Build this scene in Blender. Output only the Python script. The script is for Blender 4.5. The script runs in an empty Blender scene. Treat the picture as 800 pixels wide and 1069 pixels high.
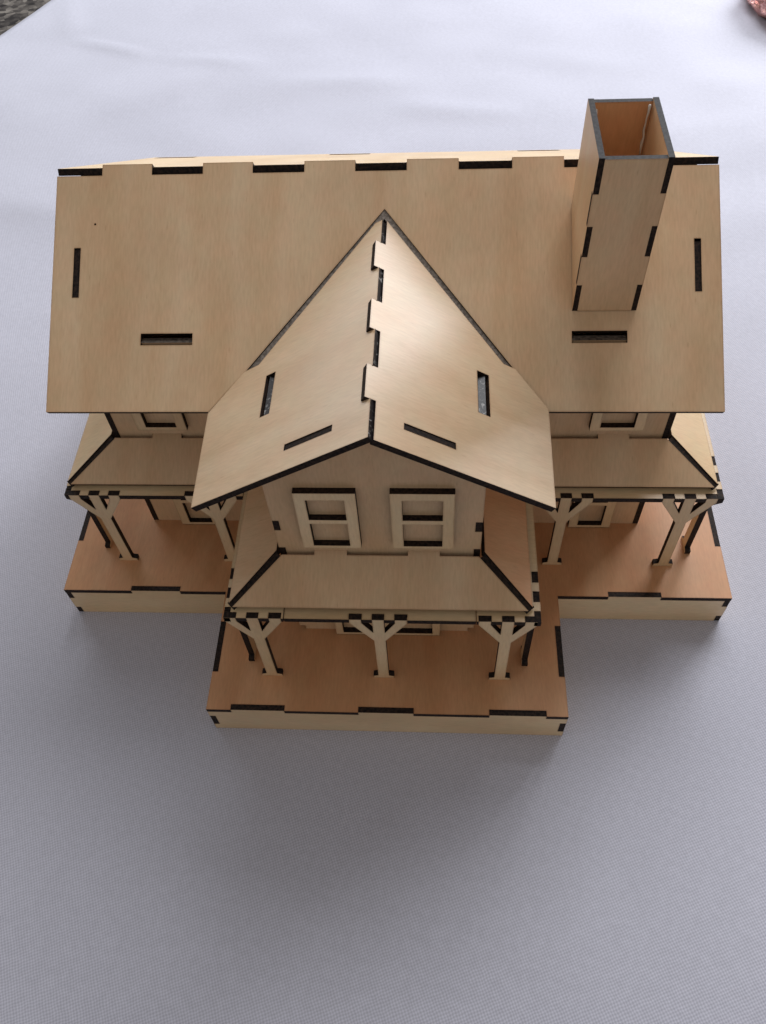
# Laser-cut plywood model house on a white non-woven cloth, seen from above.
# All shape coordinates are written in millimetres and scaled to metres.
import bpy, bmesh, math, random
from mathutils import Vector, Matrix, noise
from mathutils.geometry import tessellate_polygon

random.seed(7)
S = 0.001
T = 2.5                        # board thickness
scene = bpy.context.scene
col = scene.collection

# ------------------------------------------------------------------ materials
def new_mat(name):
    m = bpy.data.materials.new(name); m.use_nodes = True
    nt = m.node_tree; nt.nodes.clear()
    out = nt.nodes.new('ShaderNodeOutputMaterial')
    bs = nt.nodes.new('ShaderNodeBsdfPrincipled')
    nt.links.new(bs.outputs[0], out.inputs[0])
    return m, nt, bs

def N(nt, kind, **kw):
    n = nt.nodes.new(kind)
    for k, v in kw.items():
        if k.startswith('i_'): n.inputs[k[2:].replace('_', ' ')].default_value = v
        else: setattr(n, k, v)
    return n

def ramp(nt, stops):
    r = nt.nodes.new('ShaderNodeValToRGB'); e = r.color_ramp.elements
    while len(e) < len(stops): e.new(.5)
    for el, (p, c) in zip(e, stops):
        el.position = p; el.color = (*c, 1) if len(c) == 3 else c
    return r

def wood(name, light, mid, dark, rough=.5, spec=.35):
    """veneer: UVs are millimetres, the grain runs along V"""
    m, nt, bs = new_mat(name)
    L = nt.links.new
    uv = N(nt, 'ShaderNodeUVMap')
    mp = N(nt, 'ShaderNodeMapping'); mp.inputs['Scale'].default_value = (.06, .010, 1)
    L(uv.outputs[0], mp.inputs[0])
    n1 = N(nt, 'ShaderNodeTexNoise'); n1.inputs['Scale'].default_value = 1.0
    n1.inputs['Detail'].default_value = 5; n1.inputs['Distortion'].default_value = .6
    L(mp.outputs[0], n1.inputs[0])
    r1 = ramp(nt, [(.30, dark), (.5, mid), (.68, light)]); L(n1.outputs[0], r1.inputs[0])
    # fine fibres
    mp2 = N(nt, 'ShaderNodeMapping'); mp2.inputs['Scale'].default_value = (1.3, .20, 1)
    L(uv.outputs[0], mp2.inputs[0])
    n2 = N(nt, 'ShaderNodeTexNoise'); n2.inputs['Scale'].default_value = 1.0
    n2.inputs['Detail'].default_value = 4
    L(mp2.outputs[0], n2.inputs[0])
    r2 = ramp(nt, [(.3, (.90, .885, .87)), (.65, (1.03, 1.03, 1.03))]); L(n2.outputs[0], r2.inputs[0])
    mx = N(nt, 'ShaderNodeMix', data_type='RGBA', blend_type='MULTIPLY'); mx.inputs[0].default_value = .8
    L(r1.outputs[0], mx.inputs[6]); L(r2.outputs[0], mx.inputs[7])
    # cloudy handling marks, and a few pores
    n3 = N(nt, 'ShaderNodeTexNoise'); n3.inputs['Scale'].default_value = .03; n3.inputs['Detail'].default_value = 3
    L(uv.outputs[0], n3.inputs[0])
    r3 = ramp(nt, [(.32, (.93, .92, .91)), (.68, (1.03, 1.03, 1.03))]); L(n3.outputs[0], r3.inputs[0])
    mx2 = N(nt, 'ShaderNodeMix', data_type='RGBA', blend_type='MULTIPLY'); mx2.inputs[0].default_value = 1
    L(mx.outputs[2], mx2.inputs[6]); L(r3.outputs[0], mx2.inputs[7])
    mp4 = N(nt, 'ShaderNodeMapping'); mp4.inputs['Scale'].default_value = (.5, .09, 1)
    L(uv.outputs[0], mp4.inputs[0])
    v4 = N(nt, 'ShaderNodeTexVoronoi'); v4.inputs['Scale'].default_value = .8
    L(mp4.outputs[0], v4.inputs[0])
    r4 = ramp(nt, [(.0, (.66, .56, .49)), (.10, (1, 1, 1))]); L(v4.outputs['Distance'], r4.inputs[0])
    mx3 = N(nt, 'ShaderNodeMix', data_type='RGBA', blend_type='MULTIPLY'); mx3.inputs[0].default_value = .55
    L(mx2.outputs[2], mx3.inputs[6]); L(r4.outputs[0], mx3.inputs[7])
    # every sheet has its own tone
    n5 = N(nt, 'ShaderNodeTexNoise'); n5.inputs['Scale'].default_value = .004; n5.inputs['Detail'].default_value = 0
    L(uv.outputs[0], n5.inputs[0])
    r5 = ramp(nt, [(.36, (.91, .885, .86)), (.64, (1.06, 1.07, 1.08))]); L(n5.outputs[0], r5.inputs[0])
    mx5 = N(nt, 'ShaderNodeMix', data_type='RGBA', blend_type='MULTIPLY'); mx5.inputs[0].default_value = .8
    L(mx3.outputs[2], mx5.inputs[6]); L(r5.outputs[0], mx5.inputs[7])
    # faint pink / green drift of the veneer
    n6 = N(nt, 'ShaderNodeTexNoise'); n6.inputs['Scale'].default_value = .11; n6.inputs['Detail'].default_value = 2
    L(uv.outputs[0], n6.inputs[0])
    r6 = ramp(nt, [(.35, (1.02, .988, .98)), (.65, (.985, 1.008, 1.0))]); L(n6.outputs[0], r6.inputs[0])
    mx6 = N(nt, 'ShaderNodeMix', data_type='RGBA', blend_type='MULTIPLY'); mx6.inputs[0].default_value = 1
    L(mx5.outputs[2], mx6.inputs[6]); L(r6.outputs[0], mx6.inputs[7])
    # brown smoke stain the laser leaves along every cut
    bv = N(nt, 'ShaderNodeBevel'); bv.samples = 4; bv.inputs['Radius'].default_value = .0011
    ge = N(nt, 'ShaderNodeNewGeometry')
    dt = N(nt, 'ShaderNodeVectorMath', operation='DOT_PRODUCT'); L(bv.outputs[0], dt.inputs[0]); L(ge.outputs['True Normal'], dt.inputs[1])
    sm_ = N(nt, 'ShaderNodeMapRange'); sm_.inputs[1].default_value = 1.0; sm_.inputs[2].default_value = .80
    sm_.inputs[3].default_value = 0; sm_.inputs[4].default_value = .75
    L(dt.outputs['Value'], sm_.inputs[0])
    sn = N(nt, 'ShaderNodeMath', operation='MULTIPLY'); L(sm_.outputs[0], sn.inputs[0])
    nr = N(nt, 'ShaderNodeMapRange'); nr.inputs[1].default_value = .3; nr.inputs[2].default_value = .7; nr.inputs[3].default_value = .25; nr.inputs[4].default_value = 1.1
    L(n6.outputs[0], nr.inputs[0]); L(nr.outputs[0], sn.inputs[1])
    mx7 = N(nt, 'ShaderNodeMix', data_type='RGBA', blend_type='MULTIPLY')
    mx7.inputs[7].default_value = (.42, .26, .15, 1)
    L(sn.outputs[0], mx7.inputs[0]); L(mx6.outputs[2], mx7.inputs[6])
    L(mx7.outputs[2], bs.inputs['Base Color'])
    bs.inputs['Roughness'].default_value = rough
    bs.inputs['Specular IOR Level'].default_value = spec
    bp = N(nt, 'ShaderNodeBump'); bp.inputs['Strength'].default_value = .07; bp.inputs['Distance'].default_value = .0003
    rr = N(nt, 'ShaderNodeMapRange'); rr.inputs[3].default_value = rough-.07; rr.inputs[4].default_value = rough+.12
    L(n3.outputs[0], rr.inputs[0]); L(rr.outputs[0], bs.inputs['Roughness'])
    L(n2.outputs[0], bp.inputs['Height']); L(bp.outputs[0], bs.inputs['Normal'])
    return m

def burnt(name, a, b, rough=.6, spec=.4, glue=None):
    """laser-charred cut edge"""
    m, nt, bs = new_mat(name); L = nt.links.new
    uv = N(nt, 'ShaderNodeUVMap')
    n = N(nt, 'ShaderNodeTexNoise'); n.inputs['Scale'].default_value = .9 if not glue else .42; n.inputs['Detail'].default_value = 5 if not glue else 2; n.inputs['Distortion'].default_value = 0 if not glue else 1.6
    L(uv.outputs[0], n.inputs[0])
    r = ramp(nt, [(.38, a), (.66, b)] if not glue else [(.38, a), (.58, b), (.70, glue)]); L(n.outputs[0], r.inputs[0])
    L(r.outputs[0], bs.inputs['Base Color'])
    bs.inputs['Roughness'].default_value = rough; bs.inputs['Specular IOR Level'].default_value = spec
    return m

PLY   = wood('birch_ply',      (.755, .545, .345), (.72, .497, .30), (.675, .44, .25), .42, .5)
PALE  = wood('pale_birch_ply', (.82, .63, .40), (.79, .59, .355), (.745, .535, .305), .37, .6)
WARM  = wood('bounce_warmed_birch_ply', (.69, .39, .21), (.64, .34, .17), (.585, .29, .135), .42, .5)  # orange veneer with warm bounced light of deck and chimney put into its colour
SHEEN = wood('smooth_birch_ply', (.735, .555, .37), (.695, .505, .32), (.645, .445, .27), .40, .75)
CHAR  = burnt('charred_edge', (.007, .005, .005), (.040, .023, .016), .7, .2)
RIM_GREY   = burnt('sky_grey_charred_edge', (.012, .010, .011), (.042, .039, .040), .6, .18)  # charred chimney rim, the grey of reflected sky put into its colour
BAND  = burnt('scorched_band', (.20, .165, .14), (.42, .36, .31), .6, .2)
GLUED = burnt('glued_charred_edge', (.010, .008, .009), (.022, .018, .018), .4, .4, (.36, .35, .34))
TABTOP = burnt('scorched_tab_end', (.035, .027, .022), (.15, .115, .09), .55, .3)

def glue_mat():
    m, nt, bs = new_mat('dried_glue')
    bs.inputs['Base Color'].default_value = (.75, .74, .70, 1)
    bs.inputs['Roughness'].default_value = .25
    bs.inputs['Alpha'].default_value = .75
    return m
GLUE = glue_mat()

# ------------------------------------------------------------------ builder
class Build:
    """collects laser-cut boards; build() links them as ONE mesh object"""
    def __init__(self):
        self.bm = bmesh.new(); self.uv = self.bm.loops.layers.uv.new('UVMap'); self.mats = []
    def mi(self, m):
        if m not in self.mats: self.mats.append(m)
        return self.mats.index(m)
    def board(self, outline, O, U, V, face=PLY, edge=CHAR, holes=(), t=T, grain='v', edgefn=None):
        """outline: (u,v) polygon seen from the outside; O,U,V place it; it is t thick behind its face"""
        U = Vector(U).normalized(); V = Vector(V).normalized(); Nn = U.cross(V); O = Vector(O)
        loops = [list(outline)] + [list(h) for h in holes]
        def area(l): return sum(l[i][0]*l[(i+1) % len(l)][1]-l[(i+1) % len(l)][0]*l[i][1] for i in range(len(l)))
        if area(loops[0]) < 0: loops[0].reverse()
        for i in range(1, len(loops)):
            if area(loops[i]) > 0: loops[i].reverse()
        flat = [p for l in loops for p in l]
        tris = tessellate_polygon([[Vector((p[0], p[1], 0)) for p in l] for l in loops])
        ou, ov = random.uniform(-500, 500), random.uniform(-500, 500)
        top = [self.bm.verts.new((O+U*p[0]+V*p[1])*S) for p in flat]
        bot = [self.bm.verts.new((O+U*p[0]+V*p[1]-Nn*t)*S) for p in flat]
        fi, ei = self.mi(face), self.mi(edge)
        def guv(p): return (p[0]+ou, p[1]+ov) if grain == 'v' else (p[1]+ou, p[0]+ov)
        for tr in tris:
            a, b, c = tr
            A = (flat[b][0]-flat[a][0])*(flat[c][1]-flat[a][1])-(flat[c][0]-flat[a][0])*(flat[b][1]-flat[a][1])
            if abs(A) < 1e-9: continue
            if A < 0: b, c = c, b
            for vs, ix in ((top, (a, b, c)), (bot, (a, c, b))):
                f = self.bm.faces.new([vs[k] for k in ix]); f.material_index = fi
                for lp, k in zip(f.loops, ix): lp[self.uv].uv = guv(flat[k])
        base = 0
        for l in loops:
            n = len(l); run = 0
            for i in range(n):
                j = (i+1) % n
                d = math.dist(l[i], l[j])
                if d < 1e-6: continue
                f = self.bm.faces.new([top[base+i], bot[base+i], bot[base+j], top[base+j]])
                f.material_index = ei
                if edgefn:
                    mm = edgefn(l[i], l[j])
                    if mm: f.material_index = self.mi(mm)
                for lp, q in zip(f.loops, ((run, 0), (run, t), (run+d, t), (run+d, 0))): lp[self.uv].uv = (q[0]+ou, q[1]+ov)
                run += d
            base += n
        return self
    def build(self, name, parent):
        me = bpy.data.meshes.new(name); self.bm.to_mesh(me); self.bm.free()
        for m in self.mats: me.materials.append(m)
        o = bpy.data.objects.new(name, me); col.objects.link(o); o.parent = parent
        return o

def part(name, parent, *a, **k): return Build().board(*a, **k).build(name, parent)

def edge(p0, p1, bumps, d):
    """points from p0 up to (not including) p1; each (a,b) along the edge is pushed OUT by d (to the right of travel)"""
    p0 = Vector(p0); p1 = Vector(p1); L = (p1-p0).length; e = (p1-p0)/L; n = Vector((e.y, -e.x))
    pts = [] if bumps and bumps[0][0] <= 1e-6 else [tuple(p0)]
    for a, b in bumps:
        a = max(a, 0); b = min(b, L)
        if a > 1e-6: pts.append(tuple(p0+e*a))
        pts.append(tuple(p0+e*a+n*d)); pts.append(tuple(p0+e*b+n*d))
        if b < L-1e-6: pts.append(tuple(p0+e*b))
    return pts

def rect(x0, y0, x1, y1): return [(x0, y0), (x1, y0), (x1, y1), (x0, y1)]

# ------------------------------------------------------------------ measured sizes (mm)
HB = 20.8                                  # deck height
B, BD = 150.0, 197.0                       # main deck half width, depth
WB, WD = 74.5, 56.0                        # wing deck half width, projection
DX = -1.1                                  # the upper house sits a millimetre to the left of its deck
R, YE, ZE, YR, ZR = 122.5, 16.5, 123.7, 98.4, 171.3
sl = math.hypot(YR-YE, ZR-ZE); cm, sm = (YR-YE)/sl, (ZR-ZE)/sl
ZG, GS = 160.8, .5965                      # wing ridge height, slope of wing roof
GX = -.2                                   # wing ridge
WX, MX = -.8, -.6                          # wing walls, main walls
cg = 1/math.hypot(1, GS); sg = GS*cg
YGF, YGB = -26.8, 81.6                     # front and rear end of the wing ridge
MW, YM, YB = 115.0, 39.3, 157.5            # main walls
PW, YG = 37.7, -17.9                       # wing walls
ZP = 85.0                                  # porch roof meets wall
ZO = 72.2                                  # top of porch beams
RO, YO = 59.3, -40.4                       # wing beam ring
MRO, YMO = 135.6, 16.2                     # main beam ring
PE = 74.7                                  # porch roof eave height
POFF = 19.2                                # porch roof run

house = bpy.data.objects.new('model_house', None); col.objects.link(house)
house.empty_display_size = .05
house['label'] = 'unpainted laser-cut plywood model house with chimney, standing on the white cloth'
house['category'] = 'model house'

# ------------------------------------------------------------------ deck
def deck_outline():
    t = T
    o = []
    o += edge((-B, 0), (-WB, 0), [(31.4, 54.2)], -t)
    o += edge((-WB, 0), (-WB, -WD), [(15, 39)], -t)
    o += edge((-WB, -WD), (WB, -WD), [(10.2, 32.8), (63.4, 86.3), (117.1, 140.3)], -t)
    o += edge((WB, -WD), (WB, 0), [(17.5, 41.2)], -t)
    o += edge((WB, 0), (B, 0), [(22.1, 45.2)], -t)
    side = [(27, 51), (86, 110), (146, 170)]
    o += edge((B, 0), (B, BD), side, -t)
    o += edge((B, BD), (-B, BD), [(40, 64), (138, 162), (236, 260)], -t)
    o += edge((-B, BD), (-B, 0), [(BD-b, BD-a) for a, b in reversed(side)], -t)
    return o
part('deck', house, deck_outline(), (0, 0, HB), (1, 0, 0), (0, 1, 0), face=WARM, grain='v')

HS = HB-T
def skirt(x0, x1, y, n0, n1, tabs):
    """front boards, facing -y; n0/n1 = z ranges of corner notches at each end"""
    t = T
    o = [(x0, 0)] if not any(a <= 0 for a, b in n0) else []
    o = []
    # bottom
    left = [(max(a, 0), min(b, HS)) for a, b in n0]; right = [(max(a, 0), min(b, HS)) for a, b in n1]
    o += [(x0 + (t if any(a <= 0 for a, b in left) else 0), 0), (x1 - (t if any(a <= 0 for a, b in right) else 0), 0)]
    zs = sorted({z for a, b in right for z in (a, b) if 0 < z < HS})
    cur = any(a <= 0 for a, b in right)
    for z in zs:
        o += [(x1-(t if cur else 0), z)]; cur = not cur; o += [(x1-(t if cur else 0), z)]
    o += [(x1-(t if cur else 0), HS)]
    for a, b in reversed(tabs): o += [(b-.1, HS), (b-.1, HB-.08), (a+.1, HB-.08), (a+.1, HS)]
    zs = sorted({z for a, b in left for z in (a, b) if 0 < z < HS}, reverse=True)
    cur = any(b >= HS for a, b in left)
    o += [(x0+(t if cur else 0), HS)]
    for z in zs:
        o += [(x0+(t if cur else 0), z)]; cur = not cur; o += [(x0+(t if cur else 0), z)]
    return part('skirt_board', house, o, (0, y, 0), (1, 0, 0), (0, 0, 1), face=PALE, grain='u')
crn = [(0, 4.6), (13.2, HS)]
skirt(-B, -WB, .05, crn, [], [(-118.6, -95.8)])
skirt(WB, B, .05, [], crn, [(96.6, 119.7)])
skirt(-WB, WB, -WD+.05, [(4.6, 13.6)], [(4.6, 13.6)], [(-64.3, -41.7), (-11.1, 11.8), (42.6, 65.8)])
def side_skirt(sx, x, y0, y1, teeth, tabs, both=False):
    """boards in the y-z plane; teeth = z ranges that run through to the front face"""
    o = [(y0+T if not any(a <= 0 for a, b in teeth) else y0+.12, 0), (y1, 0), (y1, HS)]
    for a, b in reversed(tabs): o += [(b-.1, HS), (b-.1, HB-.08), (a+.1, HB-.08), (a+.1, HS)]
    cur = any(b >= HS for a, b in teeth)
    yy = lambda c: y0+.12 if c else y0+T
    o += [(yy(cur), HS)]
    for z in sorted({z for a, b in teeth for z in (a, b) if 0 < z < HS}, reverse=True):
        o += [(yy(cur), z)]; cur = not cur; o += [(yy(cur), z)]
    if sx > 0: part('skirt_board', house, o, (x-.05, 0, 0), (0, 1, 0), (0, 0, 1), face=PALE, grain='u')
    else: part('skirt_board', house, [(-a, b) for a, b in o], (x+.05, 0, 0), (0, -1, 0), (0, 0, 1), face=PALE, grain='u')
st = [(27, 51), (86, 110), (146, 170)]
for s in (-1, 1):
    side_skirt(s, s*B, 0, BD-T, crn, st)
    side_skirt(s, s*WB, -WD, 0, [(4.6, 13.6)], [(-39, -15)] if s < 0 else [(-38.5, -14.8)])
part('skirt_board', house, [(-B, 0), (B, 0), (B, HS), (-B, HS)], (0, BD-.05, 0), (-1, 0, 0), (0, 0, 1), face=PALE, grain='u')

# ------------------------------------------------------------------ main roof
def mpt(x, y): return (x, (y-YE)/cm)
gaps = [(-R-1, -105.1), (-86.0, -66.6), (-47.7, -28.3), (-9.3, 9.8), (28.9, 48.4), (67.2, 86.1), (105.2, R+1)]
def front_roof():
    L = sl; d = 4.3
    o = [(-R, 0), (-61.6, 0), mpt(-48.4, 29.4), mpt(1.8, YGB+.4), mpt(48.8, 30.0), (60.8, 0), (R, 0)]
    o += [(R, L-d)]
    top = []
    for a, b in reversed(gaps):
        a = max(a, -R); b = min(b, R)
        if b < R: top += [(b, L), (b, L-d)]
        if a > -R: top += [(a, L-d), (a, L)]
        else: top += [(a, L-d)]
    o += top
    vs = lambda x0, x1, y0, y1: [mpt(x0, y0), mpt(x1, y0), mpt(x1, y1), mpt(x0, y1)]
    holes = [vs(-87.9, -68.5, 38.1, 41.9), vs(69.5, 89.1, 38.1, 41.9),
             vs(-114.6, -112.1, 53.9, 70.4), vs(113.1, 115.5, 54.1, 71.0)]
    kx, ky = mpt(-107.0, 78.3)        # pin-hole knot
    holes.append([(kx+.42*math.cos(a*math.pi/4), ky+.42*math.sin(a*math.pi/4)) for a in range(8)])
    return o, holes
fo, fh = front_roof()
part('roof_panel', house, fo, (DX, YE, ZE), (1, 0, 0), (0, cm, sm), face=PLY, holes=fh)
# rear slope
AB = Vector((0, YR-1.12, ZR-.65)); LB = 121.0
def back_roof():
    o = [(-R, -LB), (R, -LB)]
    o = [(-R, 0), ]
    o = []
    # seen from behind: u = -x, v up-slope
    o += [(-R, 0), (R, 0), (R, LB)]
    d = 4.3
    tabs = [(-b, -a) for a, b in gaps]; tabs.sort()
    cur = R
    pts = []
    for a, b in reversed(tabs):
        a = max(a, -R); b = min(b, R)
        if b < R: pts += [(b-.15, LB-d), (b-.15, LB)]
        if a > -R: pts += [(a+.15, LB), (a+.15, LB-d)]
        else: pts += [(a, LB)]
    o += pts
    holes = [rect(99, 4, 119, 14), rect(12, 4, 32, 14), rect(-80, 4, -60, 14)]
    return o, holes
bo, bh = back_roof()
OB = (DX, AB.y+cm*LB, AB.z-sm*LB)
part('roof_panel', house, bo, OB, (-1, 0, 0), (0, -cm, sm), face=PALE, holes=bh)

def zroof(y): return ZE+(y-YE)*sm/cm
def zback(y): return AB.z-(y-AB.y)*sm/cm
UND = T/cm+.02

# ------------------------------------------------------------------ chimney: four boards with finger joints
def chimney():
    b = Build()
    x0, x1, y0, y1, z1, T = 68.5, 91.2, 48.0, 81.8, 201.5, 1.9
    zf, zb = zroof(y0), zroof(y1)
    n = 5; h = (z1-zf)/n
    lev = [zf+h*i for i in range(n+1)]
    # front board: full width on odd steps only
    o = [(x0+T, zf+.35), (x1-T, zf+.35)]
    lev[0] += .35
    for i in range(n):
        xr = x1-T if i % 2 == 0 else x1
        o += [(xr, lev[i]), (xr, lev[i+1])]
    for i in reversed(range(n)):
        xl = x0+T if i % 2 == 0 else x0
        o += [(xl, lev[i+1]), (xl, lev[i])]
    clean = []
    for p in o:
        if not clean or math.dist(clean[-1], p) > 1e-6: clean.append(p)
    top = lambda a, c: RIM_GREY if (a[1] > z1-3 and c[1] > z1-3 and abs(a[1]-c[1]) < .01) else None
    b.board(clean, (0, y0, 0), (1, 0, 0), (0, 0, 1), edgefn=top, t=1.9)
    # side boards, their teeth show on the front as burnt end grain
    for s in (-1, 1):
        o = [(y1, zb+.35), (y1, z1+.35), (y0+.1, z1+.35)]
        for i in reversed(range(n)):
            yy = y0+.1 if i % 2 == 0 else y0+T
            o += [(yy, lev[i+1] if i < n-1 else z1+.35), (yy, lev[i])]
        cl = []
        for p in o:
            if not cl or math.dist(cl[-1], p) > 1e-6: cl.append(p)
        if s > 0: b.board(cl, (x1-.05, 0, 0), (0, 1, 0), (0, 0, 1), edgefn=top, t=1.9)
        else: b.board([(-p, q) for p, q in cl], (x0+.05, 0, 0), (0, -1, 0), (0, 0, 1), edgefn=top, t=1.9)
    # rear board sits between the sides
    b.board([(-x1+T+.1, zb-.3), (-x0-T-.1, zb-.3), (-x0-T-.1, z1-.2), (-x1+T+.1, z1-.2)], (0, y1+.4, 0), (-1, 0, 0), (0, 0, 1), face=WARM, edgefn=top, t=1.9)
    return b.build('chimney', house)
ch = chimney()

# ------------------------------------------------------------------ wing roof
def lpt(x, y): return (-y, x/cg)            # left slope: u = -y (seen from outside), v = x along slope (negative down)
GEL, GER = 61.4, 59.4
rt = [(50.2, 64.0), (19.3, 33.2), (-11.3, 2.8)]     # right board's tabs that lap over the left one
lt = [(33.2, 50.2), (2.8, 19.3), (YGF, -11.3), (64.0, 70)]
def wing_left():
    t_in = -2.3; t_out = .25
    y_top = YGB-2.0
    pts = [(-GEL, YGF), (-GEL-1.4, 16.6), (-50.0, 29.4), (-43.8, 29.4), (t_in, y_top-2.6)]
    # top edge from rear to front: tabs and notches
    prev = y_top
    seq = []
    seq += [(t_out, y_top-3.0), (t_out, 64.0)]
    for (a, b) in rt:
        seq += [(t_in, b), (t_in, a)]
        nxt = [q for q in lt if abs(q[1]-a) < .01]
        if nxt: seq += [(t_out, a), (t_out, nxt[0][0])]
    pts += seq
    o = [lpt(x, y) for x, y in pts]
    h = [[lpt(-28.4-GX, -18.4), lpt(-12.0-GX, -18.4), lpt(-12.0-GX, -15.7), lpt(-28.4-GX, -15.7)],
         [lpt(-39.8-GX, 1.8), lpt(-36.2-GX, 1.8), lpt(-36.2-GX, 21.4), lpt(-39.8-GX, 21.4)]]
    glued = lambda p, q: GLUED if p[1] > -.5 and q[1] > -.5 else None
    part('gable_roof_panel', house, o, (GX, 0, ZG), (0, -1, 0), (cg, 0, sg), face=SHEEN, holes=h, edgefn=glued)
def wing_right():
    # u = y, v up-slope; local x measured to the right
    t_tab = -1.5; t_in = 1.9
    f = lambda x, y: (y, -x/cg)
    y_top = YGB-2.0
    pts = [(GER, YGF), (GER+.8, 16.8), (48.6, 29.6), (44.2, 29.6), (t_in, y_top-1.8)]
    seq = [(t_in, 64.0)]
    for (a, b) in rt:
        seq += [(t_tab, b), (t_tab, a), (t_in, a)]
        nxt = [q for q in lt if abs(q[1]-a) < .01]
        if nxt: seq += [(t_in, nxt[0][0])]
    pts += seq
    cl = []
    for p in pts:
        if not cl or math.dist(cl[-1], p) > 1e-6: cl.append(p)
    o = [f(x, y) for x, y in cl]
    h = [[f(10.3-GX, -18.4), f(26.4-GX, -18.4), f(26.4-GX, -15.7), f(10.3-GX, -15.7)],
         [f(34.1-GX, 1.4), f(38.2-GX, 1.4), f(38.2-GX, 20.6), f(34.1-GX, 20.6)]]
    part('gable_roof_panel', house, o, (GX, 0, ZG), (0, 1, 0), (-cg, 0, sg), face=SHEEN, holes=h)
wing_left(); wing_right()
# charred strip of the cut roof seen in the gap along each valley
for s, xe, ye_ in ((-1, -48.4+.3, 29.4), (1, 48.8-.3, 30.0)):
    a = Vector(mpt(xe, ye_)); b = Vector(mpt(1.8, YGB+.4)); d_ = (b-a).normalized()
    n_ = Vector((d_.y, -d_.x))*(1 if s < 0 else -1)
    part('valley_strip', house, [tuple(a), tuple(a+n_*4.6), tuple(b+n_*2.2-d_*1.2), tuple(b)], (DX, YE+sm*(.45+.03*s), ZE-cm*(.45+.03*s)), (1, 0, 0), (0, cm, sm), face=BAND, t=.8)

# ------------------------------------------------------------------ walls
def main_front_wall():
    zt = zroof(YM)-UND
    x = MW-T
    o = [(-x, HB), (x, HB), (x, zt)]
    for a, b in ((69.1, 88.5), (-88.3, -69.1)): o += [(b, zt), (b, zt+2.3), (a, zt+2.3), (a, zt)]
    o += [(-x, zt)]
    e = lambda p, q: TABTOP if p[1] > zt+2 and q[1] > zt+2 else None
    return part('wall', house, o, (MX, YM, 0), (1, 0, 0), (0, 0, 1), face=PLY, edgefn=e)
mfw = main_front_wall()
def side_wall(s):
    nrm = Vector((-sm, cm))
    def tab(y0, y1):
        a = Vector((y0, zroof(y0)-UND)); b = Vector((y1, zroof(y1)-UND))
        k = T-.35
        sh = nrm*k
        return [tuple(a), tuple(a+sh), tuple(b+sh), tuple(b)]
    yr = (zback(0)-zroof(0))/(2*sm/cm)
    o = [(YM+.1, HB), (YB, HB), (YB, zback(YB)-UND), (yr, zroof(yr)-UND)]
    tb = tab(55.3, 71.4)
    o += list(reversed(tb)) + [(YM+.1, zroof(YM)-UND)]
    if s > 0: return part('wall', house, o, (MX+MW, 0, 0), (0, 1, 0), (0, 0, 1), face=PLY)
    return part('wall', house, [(-a, b) for a, b in o], (MX-MW, 0, 0), (0, -1, 0), (0, 0, 1), face=PLY)
for s in (-1, 1): side_wall(s)
part('wall', house, rect(-MW+T, HB, MW-T, zback(YB)-UND-.2), (MX, YB, 0), (-1, 0, 0), (0, 0, 1), face=PLY)

def zgab(x): return ZG-GS*abs(x+WX-GX)-T/cg-.02
def wing_front_wall():
    x = PW
    nl = Vector((-sg, cg)); nr = Vector((sg, cg)); k = T-.3
    o = [(-x, HB+3)]
    teeth = [(HB+3, 32), (44, 56), (68, 80), (86.5, 98)]
    o = [(-x+T, HB), (x-T, HB)]
    for a, b in teeth: o += [(x-T, a), (x, a), (x, b), (x-T, b)]
    o += [(x-T, 104), (x, 104), (x, zgab(x))]
    def tab(x0, x1, n):
        a = Vector((x0, zgab(x0))); b = Vector((x1, zgab(x1)))
        return [tuple(a), tuple(a+n*k), tuple(b+n*k), tuple(b)]
    sh = sg*T
    o += tab(26.2-WX-sh, 10.5-WX-sh, nr)
    o += [(GX-WX, zgab(GX-WX))]
    o += tab(-12.2-WX+sh, -28.2-WX+sh, nl)
    o += [(-x, zgab(x)), (-x, 104), (-x+T, 104)]
    for a, b in reversed(teeth): o += [(-x+T, b), (-x, b), (-x, a), (-x+T, a)]
    return part('wall', house, o, (WX, YG, 0), (1, 0, 0), (0, 0, 1), face=PLY)
wfw = wing_front_wall()
def wing_side_wall(s):
    zt = zgab(s*PW)
    lo = 1.8 if s < 0 else 1.5; hi = 21.3 if s < 0 else 20.5
    o = [(YG+T+.02, HB), (YM-.05, HB), (YM-.05, zt), (hi, zt), (hi, zt+2.2), (lo, zt+2.2), (lo, zt), (YG+T+.02, zt)]
    for a, b in ((98, 104), (80, 86.5), (56, 68), (32, 44)):
        o += [(YG+T+.02, b), (YG+.1, b), (YG+.1, a), (YG+T+.02, a)]
    e = lambda p, q: GLUED if p[1] > zt+2 and q[1] > zt+2 else None
    if s > 0: part('wall', house, o, (WX+PW-.05, 0, 0), (0, 1, 0), (0, 0, 1), face=PLY, edgefn=e)
    else: part('wall', house, [(-a, b) for a, b in o], (WX-PW+.05, 0, 0), (0, -1, 0), (0, 0, 1), face=PLY, edgefn=e)
for s in (-1, 1): wing_side_wall(s)

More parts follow.
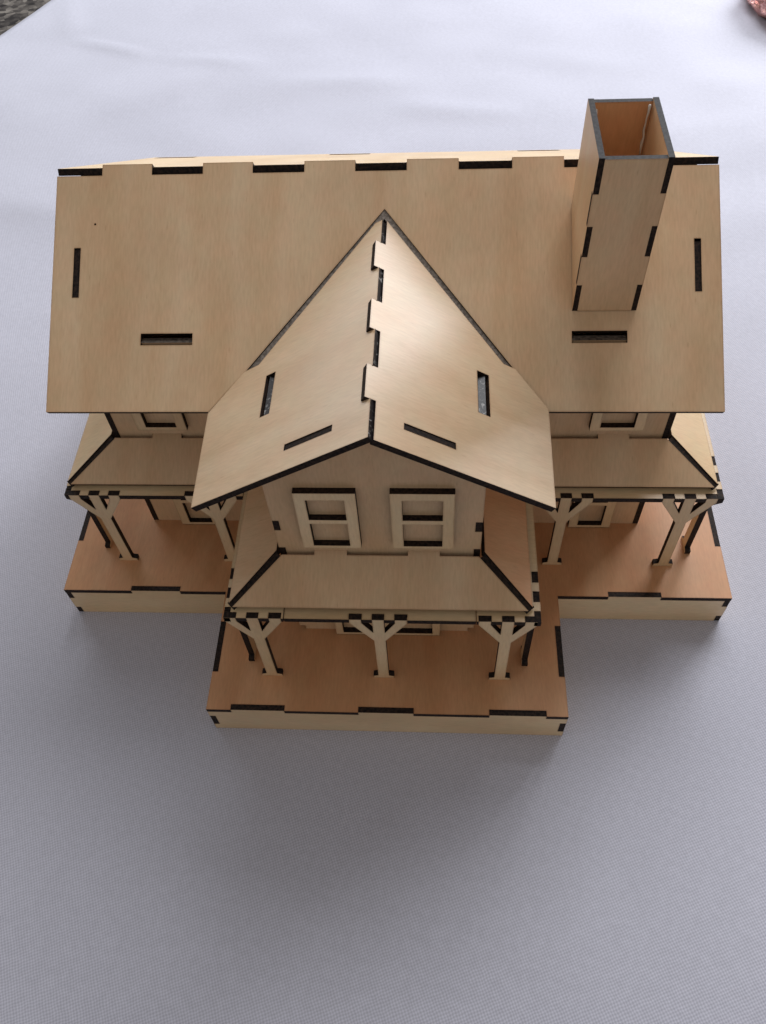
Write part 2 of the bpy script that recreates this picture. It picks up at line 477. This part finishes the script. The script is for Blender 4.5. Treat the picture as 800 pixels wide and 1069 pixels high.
# windows: frames glued onto the uncut wall, each a part of its wall
def window(par, x0, x1, z0, z1, y, sill=1.7, st_=4.0, mull=True, mat=PALE, mid=None):
    w = x1-x0
    holes = []
    zm = (z0+z1)/2
    if mid:
        holes = [rect(x0+st_, z0+sill, -mid/2, z1-4), rect(mid/2, z0+sill, x1-st_, z1-4)]
    elif mull:
        holes = [rect(x0+st_, z0+sill, x1-st_, zm-1.2), rect(x0+st_, zm+1.2, x1-st_, z1-4)]
    else: holes = [rect(x0+st_, z0+sill, x1-st_, z1-4)]
    return part('window_frame', par, rect(x0, z0, x1, z1), (0, y-T-.03, 0), (1, 0, 0), (0, 0, 1), face=mat, holes=holes)
window(mfw, -103.1, -82.3, 89.8, 124, YM, 2.0)
window(mfw, 81.4, 102.8, 89.8, 124, YM, 2.0)
window(mfw, -101.0, -82.0, HB+.4, 58, YM)
window(mfw, 82.0, 101.0, HB+.4, 58, YM)
window(wfw, -28.3, -6.9, 90.2, 124, YG)
window(wfw, 4.7, 26.7, 90.2, 124, YG)
d = window(wfw, -22.4, 22.4, HB+.3, 62, YG, 1.7, 3.2, mid=3.2)
d.name = 'door_frame'

# ------------------------------------------------------------------ porch roofs (shallow hipped panels with burnt, gapped hips)
def slope_board(name, pts3, face, par=house, tabs=(), gap=.0):
    """pts3: eave0, eave1, wall1, wall0 (seen from outside, counter-clockwise); tabs along the wall edge"""
    P = [Vector(p) for p in pts3]
    U = (P[1]-P[0]).normalized()
    q = P[3]-P[0]; V = (q-U*q.dot(U)).normalized()
    loc = [((p-P[0]).dot(U), (p-P[0]).dot(V)) for p in P]
    o = [loc[0], loc[1], loc[2]]
    for a, b in reversed(tabs):
        vv = loc[2][1]
        o += [(b, vv), (b, vv+2.3), (a, vv+2.3), (a, vv)]
    o += [loc[3]]
    return part(name, par, o, P[0], U, V, face=face)
run = POFF; g = 1.15        # hip gap
def porch(x0, x1, yw):     # helper for front-facing panels
    pass
zc = ZP-.4
back = 1.7                  # the panel stops short of the wall
kk = (ZP-PE)/run
def Zp(d): return PE+kk*d    # d = distance in from the eave
# wing front panel
xw = PW-.2; cx = -.6
ye = YG-run
slope_board('porch_roof_panel', [(cx-xw-run+g*1.4, ye, PE), (cx+xw+run-g*1.4, ye, PE), (cx+xw-back*0+g*0-.6, YG-back, Zp(run-back)), (cx-xw+.6, YG-back, Zp(run-back))],
            PLY, tabs=[(cx-24.6+xw+run-g*1.4-cx, cx-12.2+xw+run-g*1.4-cx), (cx+10.6+xw+run-g*1.4-cx, cx+22.5+xw+run-g*1.4-cx)])
# wing side panels (valley with the main porch roof at the rear)
yev = YM-run
slope_board('porch_roof_panel', [(cx-xw-run, yev, PE), (cx-xw-run, ye+g*1.4, PE), (cx-xw-back, YG+.3, Zp(run-back)), (cx-xw-back, YM-back, Zp(run-back))], PLY)
slope_board('porch_roof_panel', [(cx+xw+run, ye+g*1.4, PE), (cx+xw+run, yev, PE), (cx+xw+back, YM-back, Zp(run-back)), (cx+xw+back, YG+.3, Zp(run-back))], WARM)
# main front panels, left and right
mx = MW-.4; mcx = -.6
slope_board('porch_roof_panel', [(mcx-mx-run+g*1.4, yev, PE), (cx-xw-run-.3, yev, PE), (cx-xw-back-.3, YM-back, Zp(run-back)), (mcx-mx+.6, YM-back, Zp(run-back))],
            PLY, tabs=[(34.0, 46.5)])
slope_board('porch_roof_panel', [(cx+xw+run+.3, yev, PE), (mcx+mx+run-g*1.4, yev, PE), (mcx+mx-.6, YM-back, Zp(run-back)), (cx+xw+back+.3, YM-back, Zp(run-back))],
            PLY, tabs=[(29.5, 42.0)])
# main side panels
ybe = YB+run
slope_board('porch_roof_panel', [(mcx-mx-run, ybe, PE), (mcx-mx-run, yev+g*1.4, PE), (mcx-mx-back, YM+.3, Zp(run-back)), (mcx-mx-back, YB, Zp(run-back))], PALE)
slope_board('porch_roof_panel', [(mcx+mx+run, yev+g*1.4, PE), (mcx+mx+run, ybe, PE), (mcx+mx+back, YB, Zp(run-back)), (mcx+mx+back, YM+.3, Zp(run-back))], PALE)
slope_board('porch_roof_panel', [(mcx+mx+run-g, ybe, PE), (mcx-mx-run+g, ybe, PE), (mcx-mx+.6, YB+back, Zp(run-back)), (mcx+mx-.6, YB+back, Zp(run-back))], PALE)

# burnt strips that close the gapped hips
for e_, w_ in (((cx-xw-run, ye), (cx-xw, YG)), ((cx+xw+run, ye), (cx+xw, YG)), ((mcx-mx-run, yev), (mcx-mx, YM)), ((mcx+mx+run, yev), (mcx+mx, YM))):
    a = Vector((*e_, PE-1.0)); b = Vector((*w_, Zp(run)-1.0)); d_ = (b-a).normalized()
    v_ = Vector((0, 0, 1)).cross(d_).normalized()
    part('hip_strip', house, rect(1.0, -1.9, (b-a).length-1.5, 1.9), a, d_, v_, face=CHAR, t=.9)

# ------------------------------------------------------------------ porch beams: flat boards with notches for the post tabs
BW = 12.0
ARM = [(-10.85, -6.2), (-2.2, 2.2), (6.2, 10.85)]    # tabs of a post about its centre
def notch(c): return [(c+a-.1, c+b+.1) for a, b in ARM]
wf = [-48.3, -1.0, 47.2]                                # wing front posts
def beam(o, z=ZO): return part('porch_beam', house, o, (0, 0, z), (1, 0, 0), (0, 1, 0), face=PALE, grain='u')
def fnotch(xs, xa, xb, y):  # front edge from xa to xb with notches
    b = []
    for c in xs:
        for a, e in notch(c):
            a = max(a, xa); e = min(e, xb)
            if e > a: b.append((a-xa, e-xa))
    return edge((xa, y), (xb, y), b, -T)
# wing: left corner piece, middle piece, right corner piece
sy = -29.6
def side_n(c, x, ya, yb, sgn):
    b = [(c+a-.1, c+e+.1) for a, e in ARM]
    b = [(max(a, ya), min(e, yb)) for a, e in b]
    if sgn < 0: return edge((x, yb), (x, ya), [(yb-e, yb-a) for a, e in reversed(b)], -T)
    return edge((x, ya), (x, yb), [(a-ya, e-ya) for a, e in b], -T)
rl = cx*0-RO; rr = RO
L = side_n(sy, rl, YO+3.2, YMO+BW, -1)
beam([(rl+T, YO+3.2), (rl+T, YO+T), ] + [p for p in fnotch([wf[0]], rl+T, -36.6, YO)] + [(-36.6, YO), (-36.6, YO+BW), (rl+BW, YO+BW), (rl+BW, YMO+BW)] + L)
beam(fnotch([wf[1]], -36.4, 35.4, YO+.3) + [(35.4, YO+.3), (35.4, YO+BW), (-36.4, YO+BW)], ZO-.5)
Rr = side_n(sy, rr, YO+3.2, YMO+BW, 1)
beam(fnotch([wf[2]], 35.6, rr-T, YO) + [(rr-T, YO+T), (rr-T, YO+3.2)] + Rr + [(rr, YMO+BW), (rr-BW, YMO+BW), (rr-BW, YO+BW), (35.6, YO+BW)])
# main front + sides
mf = [-122.9, -73.3, 73.0, 122.3]
def mainbeam(s):
    xs = [c for c in mf if c*s > 0]
    if s < 0:
        o = fnotch(sorted(xs), -MRO+T, rl-.2, YMO) + [(rl-.2, YMO), (rl-.2, YMO+BW), (-MRO+BW, YMO+BW), (-MRO+BW, 180), (-MRO, 180)]
        o += side_n(27.2, -MRO, YMO+3.2, 180, -1)[1:] + [(-MRO, YMO+3.2), (-MRO+T, YMO+3.2)]
    else:
        o = fnotch(sorted(xs), rr+.2, MRO-T, YMO) + [(MRO-T, YMO), (MRO-T, YMO+3.2)]
        o += side_n(27.2, MRO, YMO+3.2, 180, 1) + [(MRO, 180), (MRO-BW, 180), (MRO-BW, YMO+BW), (rr+.2, YMO+BW)]
    beam(o)
mainbeam(-1); mainbeam(1)

# ------------------------------------------------------------------ posts: one Y-shaped plate each
def post_outline(top):
    h = top-HB; w = 2.2; j = h-17.0
    zb = h-2.6      # underside of the beam
    return [(-4.3, 0), (4.3, 0), (4.3, 1.7), (w, 2.3), (w, j), (10.3, zb-1.0), (10.75, zb-.2), (10.75, h), (6.3, h), (6.3, zb), (w, h-10.5), (w, h), (-w, h), (-w, h-10.5),
            (-6.3, zb), (-6.3, h), (-10.75, h), (-10.75, zb-.2), (-10.3, zb-1.0), (-w, j), (-w, 2.3), (-4.3, 1.7)]
front_me = None
def post(x, y, kind, top=ZO-.12):
    po = post_outline(top)
    O = {'f': (0, 0, 0), 'l': (0, 0, 0), 'r': (0, 0, 0)}[kind]
    U = {'f': (1, 0, 0), 'l': (0, -1, 0), 'r': (0, 1, 0)}[kind]
    o = part('post', house, po, O, U, (0, 0, 1), face=PALE)
    o.location = (x*S, y*S, (HB+.02)*S)
    return o
for x in wf: post(x+(.0), YO+.05, 'f')
for x in mf: post(x, YMO+.05, 'f')
post(rl+.05, sy, 'l', ZO-.25); post(rr-.05, sy, 'r', ZO-.25)
for y in (27.2, 98.0):
    post(-MRO+.05 if y < 50 else -MRO+3, y, 'l', ZO-.25 if y < 50 else ZO-2.6); post(MRO-.05 if y < 50 else MRO-3, y, 'r', ZO-.25 if y < 50 else ZO-2.6)

# ------------------------------------------------------------------ dried glue strings in the chimney mouth and the ridge joint
def glue_string(pts, r, parent):
    bm = bmesh.new()
    cu = []
    for i, p in enumerate(pts):
        p = Vector(p); ring = []
        rr_ = r*(.6+.8*random.random())
        for k in range(6):
            a = k*math.pi/3
            ring.append(bm.verts.new((p+Vector((math.cos(a)*rr_, math.sin(a)*rr_, .15*math.sin(a*2)*rr_)))*S))
        cu.append(ring)
    for a, b in zip(cu, cu[1:]):
        for k in range(6): bm.faces.new([a[k], a[(k+1) % 6], b[(k+1) % 6], b[k]])
    bm.faces.new(cu[0][::-1]); bm.faces.new(cu[-1])
    me = bpy.data.meshes.new('glue_string'); bm.to_mesh(me); bm.free(); me.materials.append(GLUE)
    for p in me.polygons: p.use_smooth = True
    o = bpy.data.objects.new('glue_string', me); col.objects.link(o); o.parent = parent
    return o
glue_string([(88.2+random.uniform(-.3, .3), 79.0+random.uniform(-.4, .2), 201-2.2*i) for i in range(9)], .45, ch)
glue_string([(71.4, 79-.7*i, 199.8-.6*i+.3*(i % 3)) for i in range(6)], .13, ch)

# ------------------------------------------------------------------ cloth
def cloth_mat():
    m, nt, bs = new_mat('white_nonwoven'); L = nt.links.new
    tc = N(nt, 'ShaderNodeTexCoord')
    mp = N(nt, 'ShaderNodeMapping'); L(tc.outputs['Object'], mp.inputs[0])
    sep = N(nt, 'ShaderNodeSeparateXYZ'); L(mp.outputs[0], sep.inputs[0])
    def sine(sock, pitch):
        a = N(nt, 'ShaderNodeMath', operation='MULTIPLY'); a.inputs[1].default_value = 2*math.pi/pitch
        L(sock, a.inputs[0]); s = N(nt, 'ShaderNodeMath', operation='SINE'); L(a.outputs[0], s.inputs[0]); return s.outputs[0]
    wob = N(nt, 'ShaderNodeTexNoise'); wob.inputs['Scale'].default_value = 300; wob.inputs['Detail'].default_value = 2
    L(tc.outputs['Object'], wob.inputs[0])
    wv = N(nt, 'ShaderNodeVectorMath', operation='MULTIPLY_ADD'); wv.inputs[1].default_value = (.0008, .0008, 0)
    L(wob.outputs['Color'], wv.inputs[0]); L(mp.outputs[0], wv.inputs[2]); L(wv.outputs[0], sep.inputs[0])
    sx, sy_ = sine(sep.outputs[0], .00150), sine(sep.outputs[1], .00150)
    mul = N(nt, 'ShaderNodeMath', operation='MULTIPLY'); L(sx, mul.inputs[0]); L(sy_, mul.inputs[1])
    mr = N(nt, 'ShaderNodeMapRange'); mr.inputs[1].default_value = -1; mr.inputs[2].default_value = 1
    L(mul.outputs[0], mr.inputs[0])
    nz = N(nt, 'ShaderNodeTexNoise'); nz.inputs['Scale'].default_value = 9; nz.inputs['Detail'].default_value = 6
    L(tc.outputs['Object'], nz.inputs[0])
    nf = N(nt, 'ShaderNodeTexNoise'); nf.inputs['Scale'].default_value = 420; nf.inputs['Detail'].default_value = 3
    L(tc.outputs['Object'], nf.inputs[0])
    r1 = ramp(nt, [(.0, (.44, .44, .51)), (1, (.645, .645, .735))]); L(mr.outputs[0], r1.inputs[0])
    r2 = ramp(nt, [(.3, (.93, .93, .93)), (.7, (1.0, 1.0, 1.0))]); L(nz.outputs[0], r2.inputs[0])
    r3 = ramp(nt, [(.3, (.92, .92, .92)), (.7, (1.0, 1.0, 1.0))]); L(nf.outputs[0], r3.inputs[0])
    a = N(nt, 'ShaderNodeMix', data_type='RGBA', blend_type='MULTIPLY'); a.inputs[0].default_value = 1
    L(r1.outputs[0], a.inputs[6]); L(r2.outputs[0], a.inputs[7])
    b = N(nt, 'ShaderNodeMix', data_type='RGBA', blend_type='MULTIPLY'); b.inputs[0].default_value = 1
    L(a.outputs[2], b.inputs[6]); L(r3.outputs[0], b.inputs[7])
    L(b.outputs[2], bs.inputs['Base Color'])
    bs.inputs['Roughness'].default_value = .75; bs.inputs['Specular IOR Level'].default_value = .25
    bp = N(nt, 'ShaderNodeBump'); bp.inputs['Strength'].default_value = .10; bp.inputs['Distance'].default_value = .0003
    L(mr.outputs[0], bp.inputs['Height']); L(bp.outputs[0], bs.inputs['Normal'])
    return m

ANG = math.radians(-23.5)               # the sheet lies turned on the floor
def rot2(x, y, a): return (x*math.cos(a)-y*math.sin(a), x*math.sin(a)+y*math.cos(a))
creases = [((-300, 560), (-215, 520), 2.2, 5), ((-215, 520), (-120, 505), 1.6, 8), ((-130, 480), (20, 470), 1.6, 12), ((-20, 440), (90, 420), 2.0, 12),
           ((-320, 640), (-300, 560), 2.0, 10), ((-260, 420), (-150, 500), 1.2, 16), ((60, 520), (220, 470), 1.3, 16), ((-330, 330), (-190, 300), 1.4, 14), ((150, 380), (280, 420), 1.0, 14)]
def seg(px, py, a, b):
    ax, ay = a; bx, by = b; dx, dy = bx-ax, by-ay
    t = max(0, min(1, ((px-ax)*dx+(py-ay)*dy)/(dx*dx+dy*dy)))
    return math.hypot(px-ax-t*dx, py-ay-t*dy), t
def cloth_h(x, y):
    far = max(0., min(1., (y-215)/120.)); far = far*far*(3-2*far)
    side = max(0., min(1., (abs(x)-165)/80.)); low = max(0., min(1., (-70-y)/60.))
    m = max(far, .55*side, .35*low)
    h = m*(2.6*noise.noise(Vector((x/130., y/90., 3.1)))+1.2*noise.noise(Vector((x/48., y/40., 9.7)))+2.4)
    for a, b, amp, w in creases:
        d, t = seg(x, y, a, b)
        if d < w*4: h += far*amp*math.exp(-(d/w)**2)*math.sin(math.pi*min(1, max(0.02, t*.96+.02)))
    return max(h, 0)
def make_cloth():
    bm = bmesh.new()
    # sheet frame: origin at its left edge, u across (to the right), v along the left edge
    u0, u1, v0, v1 = 0, 980, -620, 420; step = 6
    ox, oy = -367, 571
    nu, nv = int((u1-u0)/step), int((v1-v0)/step)
    g_ = []
    for j in range(nv+1):
        row = []
        for i in range(nu+1):
            u = u0+step*i; v = v0+step*j
            x, y = rot2(u, v, ANG); x += ox; y += oy
            e = 1.2*noise.noise(Vector((v/60., 0, 5)))*max(0, 1-u/40.)
            h = cloth_h(x, y)*min(1, u/25.+.15)
            row.append(bm.verts.new(((u+e)*S, v*S, h*S)))
        g_.append(row)
    for j in range(nv):
        for i in range(nu): bm.faces.new([g_[j][i], g_[j][i+1], g_[j+1][i+1], g_[j+1][i]])
    for f in bm.faces: f.smooth = True
    me = bpy.data.meshes.new('cloth'); bm.to_mesh(me); bm.free(); me.materials.append(cloth_mat())
    o = bpy.data.objects.new('cloth', me); col.objects.link(o)
    o.location = (ox*S, oy*S, 0); o.rotation_euler = (0, 0, ANG)
    so = o.modifiers.new('thickness', 'SOLIDIFY'); so.thickness = .0004; so.offset = -1
    o['label'] = 'white non-woven fabric sheet spread flat under the plywood model house'; o['category'] = 'cloth'
    return o
make_cloth()

# ------------------------------------------------------------------ floor under the cloth
def floor():
    m, nt, bs = new_mat('speckled_floor'); L = nt.links.new
    tc = N(nt, 'ShaderNodeTexCoord')
    v = N(nt, 'ShaderNodeTexVoronoi'); v.inputs['Scale'].default_value = 190; L(tc.outputs['Object'], v.inputs[0])
    n = N(nt, 'ShaderNodeTexNoise'); n.inputs['Scale'].default_value = 80; n.inputs['Detail'].default_value = 8; L(tc.outputs['Object'], n.inputs[0])
    mx = N(nt, 'ShaderNodeMix', data_type='RGBA'); mx.inputs[0].default_value = .55
    L(v.outputs['Color'], mx.inputs[6]); L(n.outputs[0], mx.inputs[7])
    bw = N(nt, 'ShaderNodeRGBToBW'); L(mx.outputs[2], bw.inputs[0])
    r = ramp(nt, [(.33, (.020, .017, .017)), (.52, (.075, .066, .060)), (.70, (.19, .17, .15))]); L(bw.outputs[0], r.inputs[0])
    L(r.outputs[0], bs.inputs['Base Color']); bs.inputs['Roughness'].default_value = .85; bs.inputs['Specular IOR Level'].default_value = .12
    bm = bmesh.new()
    for x, y in ((-3, -3), (3, -3), (3, 3), (-3, 3)): bm.verts.new((x, y, 0))
    bm.faces.new(bm.verts[:])
    me = bpy.data.meshes.new('floor'); bm.to_mesh(me); bm.free(); me.materials.append(m)
    o = bpy.data.objects.new('floor', me); col.objects.link(o); o.location.z = -.001; o['kind'] = 'structure'
floor()

# ------------------------------------------------------------------ copper-pink wrapper in the far corner
def wrapper():
    m, nt, bs = new_mat('copper_foil'); L = nt.links.new
    bs.inputs['Metallic'].default_value = .85; bs.inputs['Roughness'].default_value = .2
    n = N(nt, 'ShaderNodeTexNoise'); n.inputs['Scale'].default_value = 60; n.inputs['Detail'].default_value = 4
    tc = N(nt, 'ShaderNodeTexCoord'); L(tc.outputs['Object'], n.inputs[0])
    r = ramp(nt, [(.35, (.36, .13, .11)), (.65, (.80, .47, .42))]); L(n.outputs[0], r.inputs[0]); L(r.outputs[0], bs.inputs['Base Color'])
    bm = bmesh.new(); bmesh.ops.create_icosphere(bm, subdivisions=5, radius=1)
    for v in bm.verts:
        p = v.co.copy()
        k = 1+.16*noise.noise(p*1.6)+.09*noise.noise(p*4.2+Vector((3, 1, 7)))+.06*abs(noise.noise(p*8))
        v.co = Vector((p.x*.040*k, p.y*.050*k, max(-.55, p.z)*.020*k))
    me = bpy.data.meshes.new('foil_wrapper'); bm.to_mesh(me); bm.free(); me.materials.append(m)
    o = bpy.data.objects.new('foil_wrapper', me); col.objects.link(o)
    o.location = (.319, .577, .0145)
    o['label'] = 'shiny copper-pink crumpled foil wrapper lying on the cloth in the far right corner'; o['category'] = 'wrapper'
wrapper()

# ------------------------------------------------------------------ camera (solved from the photograph)
C = dict(f=881.24, cx=19.98, cy=-187.71, cz=350.88, pitch=35.33, yaw=6.11, roll=-4.6)
pi_, ya, ro = (math.radians(C[k]) for k in ('pitch', 'yaw', 'roll'))
Rz = Matrix.Rotation(ya, 3, 'Z')
fw = Rz @ Vector((0, math.sin(pi_), -math.cos(pi_))); up = Rz @ Vector((0, math.cos(pi_), math.sin(pi_))); rg = Rz @ Vector((1, 0, 0))
c_, s_ = math.cos(ro), math.sin(ro)
rg, up = rg*c_+up*s_, up*c_-rg*s_
cam = bpy.data.cameras.new('camera'); co = bpy.data.objects.new('camera', cam); col.objects.link(co)
mw = Matrix((rg, up, -fw)).transposed().to_4x4(); mw.translation = Vector((C['cx'], C['cy'], C['cz']))*S
co.matrix_world = mw
cam.sensor_fit = 'VERTICAL'; cam.sensor_height = 36; cam.lens = C['f']/1069*36
cam.clip_start = .01; cam.clip_end = 50
scene.camera = co

# ------------------------------------------------------------------ light: window and door behind right, added weak lamp at left, dim room
def area(name, loc, target, sx, sy2, power, color):
    l = bpy.data.lights.new(name, 'AREA'); l.shape = 'RECTANGLE'; l.size = sx; l.size_y = sy2; l.energy = power; l.color = color
    o = bpy.data.objects.new(name, l); col.objects.link(o); o.location = loc
    o.rotation_euler = (Vector(target)-Vector(loc)).to_track_quat('-Z', 'Y').to_euler()
    return o
area('window_light', (.23, .94, 1.08), (0, .1, .05), .70, .70, 11.2, (.94, .96, 1.0))
area('left_fill_light', (-.72, .96, .44), (0, .1, .10), .50, .40, 2.8, (.90, .95, 1.0))  # weak lamp added for sheen on the left slope and softer left shadows
area('door_light', (.75, 1.06, .49), (0, .1, .10), .50, .45, 11.3, (.95, .97, 1.0))
w = bpy.data.worlds.new('World'); scene.world = w; w.use_nodes = True
bg = w.node_tree.nodes['Background']; bg.inputs[0].default_value = (1.0, .955, .92, 1); bg.inputs[1].default_value = .315

scene.view_settings.view_transform = 'Standard'; scene.view_settings.look = 'None'
scene.view_settings.exposure = 0; scene.view_settings.gamma = 1
